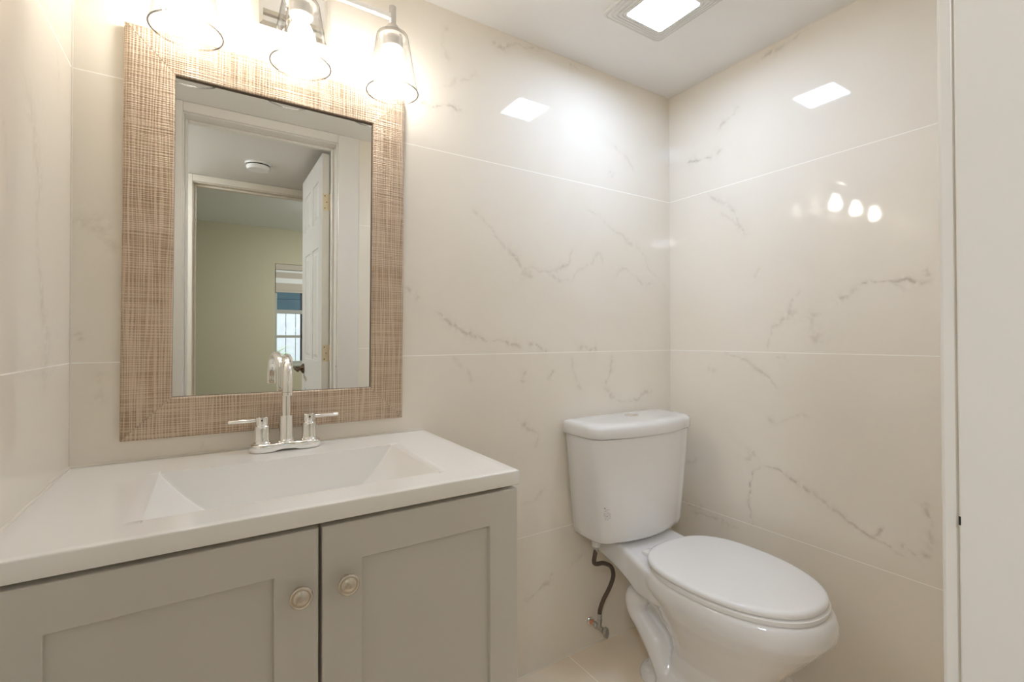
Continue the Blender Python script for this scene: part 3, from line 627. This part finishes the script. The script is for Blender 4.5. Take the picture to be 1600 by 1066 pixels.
# ================================================================== TOILET
TCX = 1.507
to = empty('toilet', (TCX, -0.02, 0), 'white two-piece toilet with closed elongated lid in the tiled corner', 'toilet')
def egg(z, vb, vm, vf, a, nb=2.6, nf=2.15, n=64):
    """outline: half-width a at distance vm from the wall, back end vb, front tip vf; superellipse halves"""
    P = []
    for i in range(n):
        t = 2*PI*i/n; c, s = math.cos(t), math.sin(t); e_ = nf if c > 0 else nb
        L = (vf-vm) if c > 0 else (vm-vb)
        P.append((TCX+a*math.copysign(abs(s)**(2/e_), s), -(vm+L*math.copysign(abs(c)**(2/e_), c)), z))
    return P
g = G()
lev = [(0.000, .172, .36, .560, .110, 3.0), (0.018, .172, .36, .560, .110, 3.0), (0.030, .182, .36, .552, .100, 3.0), (0.050, .23, .38, .548, .090, 2.8), (0.10, .285, .40, .560, .088, 2.6), (0.16, .30, .42, .588, .100, 2.5),
       (0.21, .29, .44, .622, .122, 2.4), (0.25, .27, .45, .655, .141, 2.3), (0.285, .25, .455, .684, .158, 2.3), (0.315, .235, .46, .709, .174, 2.3), (0.335, .22, .46, .724, .183, 2.3), (0.350, .21, .46, .7345, .189, 2.35), (0.363, .205, .46, .738, .192, 2.4),
       (0.378, .205, .46, .736, .192, 2.4), (0.392, .207, .46, .731, .1895, 2.45), (0.400, .210, .46, .725, .186, 2.5), (0.404, .215, .46, .720, .181, 2.5)]
g.rings([egg(z, vb, vm, vf, a, nb) for z, vb, vm, vf, a, nb in lev])
# deck behind the seat that carries the tank, its flanks sweeping into the rim
def deck(v, hw, z0, z1, r=0.014):
    return [(TCX-hw, -v, z0+r), (TCX-hw+r*.3, -v, z0+r*.3), (TCX-hw+r, -v, z0), (TCX+hw-r, -v, z0), (TCX+hw-r*.3, -v, z0+r*.3), (TCX+hw, -v, z0+r),
            (TCX+hw, -v, z1-r), (TCX+hw-r*.3, -v, z1-r*.3), (TCX+hw-r, -v, z1), (TCX-hw+r, -v, z1), (TCX-hw+r*.3, -v, z1-r*.3), (TCX-hw, -v, z1-r)]
g.rings([deck(.035, .128, .375, .424), deck(.06, .132, .36, .424), deck(.15, .132, .335, .422), deck(.20, .136, .315, .414), deck(.25, .148, .300, .407), deck(.32, .168, .31, .404), deck(.42, .175, .33, .402)])
# narrow spine under the deck
def spine(z, vb, vf, hw): return [(TCX-hw, -vb, z), (TCX-hw, -vf, z), (TCX+hw, -vf, z), (TCX+hw, -vb, z)]
g.rings([spine(.02, .20, .40, .052), spine(.15, .235, .40, .052), spine(.22, .20, .40, .052), spine(.28, .17, .40, .054), spine(.32, .10, .40, .066), spine(.39, .075, .40, .085)])
# the exposed trapway: an S of pipe standing out on both flanks
for s in (-1, 1):
    P = spline([(TCX+s*.050, -.325, .225), (TCX+s*.062, -.285, .268), (TCX+s*.068, -.228, .283), (TCX+s*.070, -.184, .250), (TCX+s*.070, -.182, .203), (TCX+s*.068, -.220, .165), (TCX+s*.066, -.256, .135), (TCX+s*.068, -.275, .095), (TCX+s*.072, -.305, .055), (TCX+s*.070, -.365, .046), (TCX+s*.05, -.42, .05)], 7)
    g.tube(P, [.036+.004*math.cos(2*PI*i/21) for i in range(len(P))], 20)
    g.lathe([(0.022, 0.0), (0.022, 0.030), (0.014, 0.044), (0.0001, 0.046)], (TCX+s*.088, -.30, .012), 'Z', 20)
bowl = g.put('bowl', M['china'], to)
rm = bowl.modifiers.new('fuse', 'REMESH'); rm.mode = 'VOXEL'; rm.voxel_size = 0.0042; rm.use_smooth_shade = True
sm = bowl.modifiers.new('soften', 'SMOOTH'); sm.factor = 0.5; sm.iterations = 7
dg = bpy.context.evaluated_depsgraph_get(); me = bpy.data.meshes.new_from_object(bowl.evaluated_get(dg)); bowl.modifiers.clear(); bowl.data = me; me.name = 'bowl'
zmin = min(v.co.z for v in me.vertices)
for v in me.vertices:
    if v.co.z < 0.006: v.co.z = max(0.0005, v.co.z) if v.co.z > 0.002 else 0.0005
me.polygons.foreach_set('use_smooth', [True]*len(me.polygons))
# tank: flat back, softly bowed front, tapering downwards
def dshape(z, hw, vb, vf, bow=0.026, rf=0.05, n=10):
    """half-width hw, back vb, front vf at the middle; the front corners are rounded by rf and lie back by bow"""
    P = [(TCX-.0-hw+.012, -vb, z), ]
    pts = [(-hw, vb+.012)]
    vs = vf-bow
    # left flank, rounded corner, bowed front (mirrored)
    left = [(-hw, vb+.012), (-hw, vb+(vs-rf-vb)*.5), (-hw, vs-rf)]
    for i in range(1, n+1):
        a = PI/2*i/n; left.append((-hw+rf*(1-math.cos(a)), vs-rf+rf*math.sin(a)+0.0))
    m = 8; x0 = -hw+rf; fr_ = []
    for i in range(1, m+1):
        t = i/m; x = x0*(1-t); fr_.append((x, vs+bow*(1-(x/x0)**2)))
    half = left+fr_
    full = half+[(-x, v) for x, v in reversed(half[:-1])]
    full = [(-hw+.012, vb), ]+full+[(hw-.012, vb)]
    return [(TCX-.012+x, -v, z) for x, v in full]
TK = [(0.430, .180, .030, .172), (0.433, .192, .022, .190), (0.441, .1990, .018, .199), (0.458, .2020, .017, .202), (0.60, .2165, .016, .208), (0.7765, .2325, .015, .214)]
G().rings([dshape(*t) for t in TK]).put('tank', M['china'], to, auto=50)
LD = [(0.7775, .2335, .012, .216), (0.7790, .2390, .010, .222), (0.7830, .2410, .009, .2245), (0.808, .2410, .009, .2245), (0.8165, .2385, .010, .221), (0.8215, .2330, .013, .214), (0.8240, .2230, .019, .203), (0.8252, .205, .030, .188)]
G().rings([dshape(z, hw, vb, vf, .030, .058) for z, hw, vb, vf in LD]).put('tank_lid', M['china'], to, auto=60)
BC = (1.5035, -0.094)
fb = G()
for s in (-1, 1):      # two-part flush button, split across the middle
    ring = lambda r, z: [(BC[0]+s*0.0006+s*r*math.sin(PI*i/16), BC[1]+r*math.cos(PI*i/16), z) for i in range(17)]
    fb.rings([ring(0.0195, 0.8250), ring(0.0195, 0.8280), ring(0.0175, 0.8290), ring(0.006, 0.8292)])
bz = G().lathe([(0.0245, 0), (0.0245, 0.0018), (0.0232, 0.0028), (0.0205, 0.0028), (0.0202, 0.0008)], (BC[0], BC[1], 0.8250), 'Z', 40).put('flush_button', M['chrome'], to, auto=40)
fb.put('button_half', M['chrome'], bz, auto=40)
# printed maker's notes low on the tank's left front
pm = G(); pg = G(); random.seed(11)
def on_tank(x, z):
    """front surface of the tank near the left corner"""
    t = (z-0.458)/(0.60-0.458); hw = .2020+(.2165-.2020)*t; vf = .202+.006*t
    pr = [(p[0], p[1]) for p in dshape(z, hw, .017, vf)]
    for (xa, ya), (xb, yb) in zip(pr, pr[1:]):
        if xa <= x <= xb and ya < -0.06: return ya+(yb-ya)*(x-xa)/max(xb-xa, 1e-9)
    return None
def mark(g, x, z, w, h):
    a, b = on_tank(x, z), on_tank(x+w, z)
    if a is None or b is None: return
    a -= 0.0004; b -= 0.0004; d = 0.0003
    g.rings([[(x, a+d, z), (x+w, b+d, z), (x+w, b+d, z+h), (x, a+d, z+h)], [(x, a, z), (x+w, b, z), (x+w, b, z+h), (x, a, z+h)]])
MX0, MZ0 = 1.3015, 0.5560
mark(pm, MX0, MZ0, .0032, .0032)
for r_, (n_, x_, w_) in enumerate(((4, .004, .9), (3, .001, .8), (5, .001, 1.), (6, .0, 1.), (5, .003, 1.), (5, .004, 1.), (3, .006, .8))):
    for k in range(n_): mark(pg, MX0+x_+k*.0038+random.uniform(-.0006, .0006), MZ0-.0048-r_*.0054, random.uniform(.0014, .0027)*w_, random.uniform(.0012, .0024))
pk = pm.put('printed_mark', M['ink'], to); pg.put('small_print', M['greyink'], pk)
# seat ring and lid
sr = [egg(0.4045, .256, .455, .712, .181, 2.6), egg(0.4055, .252, .455, .7175, .186, 2.6), egg(0.4165, .251, .455, .7185, .187, 2.6), egg(0.4195, .254, .455, .7145, .183, 2.6)]
hole = [egg(z, .33, .48, .66, .115, 2.2) for z in (0.4195, 0.4045)]
G().rings(sr+hole+[sr[0]], False, False).put('seat', M['seat'], to, auto=50)
ld = [egg(0.4215, .252, .445, .7045, .180, 2.6), egg(0.4220, .247, .445, .7125, .1865, 2.6), egg(0.4240, .245, .445, .714, .189, 2.6), egg(0.4315, .245, .445, .7135, .1885, 2.6), egg(0.4360, .247, .445, .7105, .186, 2.6), egg(0.4385, .252, .445, .704, .180, 2.6), egg(0.4392, .262, .445, .694, .170, 2.6), egg(0.4398, .38, .46, .58, .07, 2.4)]
G().rings(ld).put('seat_lid', M['seat'], to, auto=60)
for s in (-1, 1):
    G().box(TCX+s*.0775-.020, TCX+s*.0775+.020, -.262, -.224, .4050, .4200, .005).put('seat_hinge', M['seat'], to, auto=40)

# ------------------------------------------------------------------ water supply
vx, vz = 1.392, 0.088
sv = empty('stop_valve', (vx, -0.0005, vz), 'small chrome stop valve on the wall below the toilet tank', 'valve')
G().lathe([(0.0001, -0.0010), (0.0165, -0.0010), (0.0155, -0.004), (0.0095, -0.007)], (vx, 0, vz), 'Y', 30).put('escutcheon', M['chrome'], sv, auto=40)
G().tube([(vx, -0.006, vz), (vx, -0.021, vz)], 0.0088, 18).put('copper_stub', M['copper'], sv, auto=40)
G().lathe([(0.0105, -0.020), (0.0105, -0.034), (0.0088, -0.036), (0.0088, -0.060), (0.0100, -0.062), (0.0100, -0.068), (0.005, -0.070), (0.004, -0.078)], (vx, 0, vz), 'Y', 12).put('valve_body', M['steel'], sv, auto=25)
G().lathe([(0.0068, 0.004), (0.0068, 0.020), (0.0088, 0.021), (0.0088, 0.031), (0.0062, 0.033)], (vx, -0.048, vz), 'Z', 12).put('outlet', M['steel'], sv, auto=25)
g = G(); n = 40; g.rings([[(vx+(0.0125 if i % 2 else 0.0150)*(0.62*math.cos(2*PI*i/24) if True else 0), y, vz+(0.0125 if i % 2 else 0.0150)*1.25*math.sin(2*PI*i/24)) for i in range(24)] for y in (-0.074, -0.086)])
g.put('valve_knob', M['steel'], sv)
hx0 = 1.344
ho = empty('supply_hose', (vx, -0.048, vz+0.033), 'dark braided supply hose looping from the stop valve up to the toilet tank', 'hose')
P = spline([(vx, -.048, vz+.034), (vx+.001, -.049, vz+.062), (vx+.012, -.055, vz+.098), (vx+.032, -.066, vz+.142), (vx+.041, -.074, vz+.183), (vx+.024, -.080, vz+.220), (vx-.014, -.084, vz+.243), (vx-.046, -.085, vz+.249), (vx-.058, -.085, vz+.258), (vx-.054, -.085, vz+.282), (hx0, -.085, vz+.302)], 8)
G().tube(P, 0.0072, 16).put('hose', M['hose'], ho, auto=60)
G().lathe([(0.0083, 0), (0.0083, 0.016), (0.0068, 0.018)], (vx, -.048, vz+.033), 'Z', 12).put('lower_ferrule', M['steel'], ho, auto=25)
G().lathe([(0.0083, -0.006), (0.0083, 0.010), (0.0070, 0.012)], (hx0, -.085, vz+.298), 'Z', 12).put('upper_ferrule', M['steel'], ho, auto=25)
g = G(); n = 16
g.lathe([(0.0135, 0.0), (0.0150, 0.004), (0.0150, 0.022), (0.011, 0.025), (0.011, 0.0322)], (hx0, -.085, vz+.309), 'Z', 10); g.put('coupling_nut', M['plastic'], ho, auto=25)
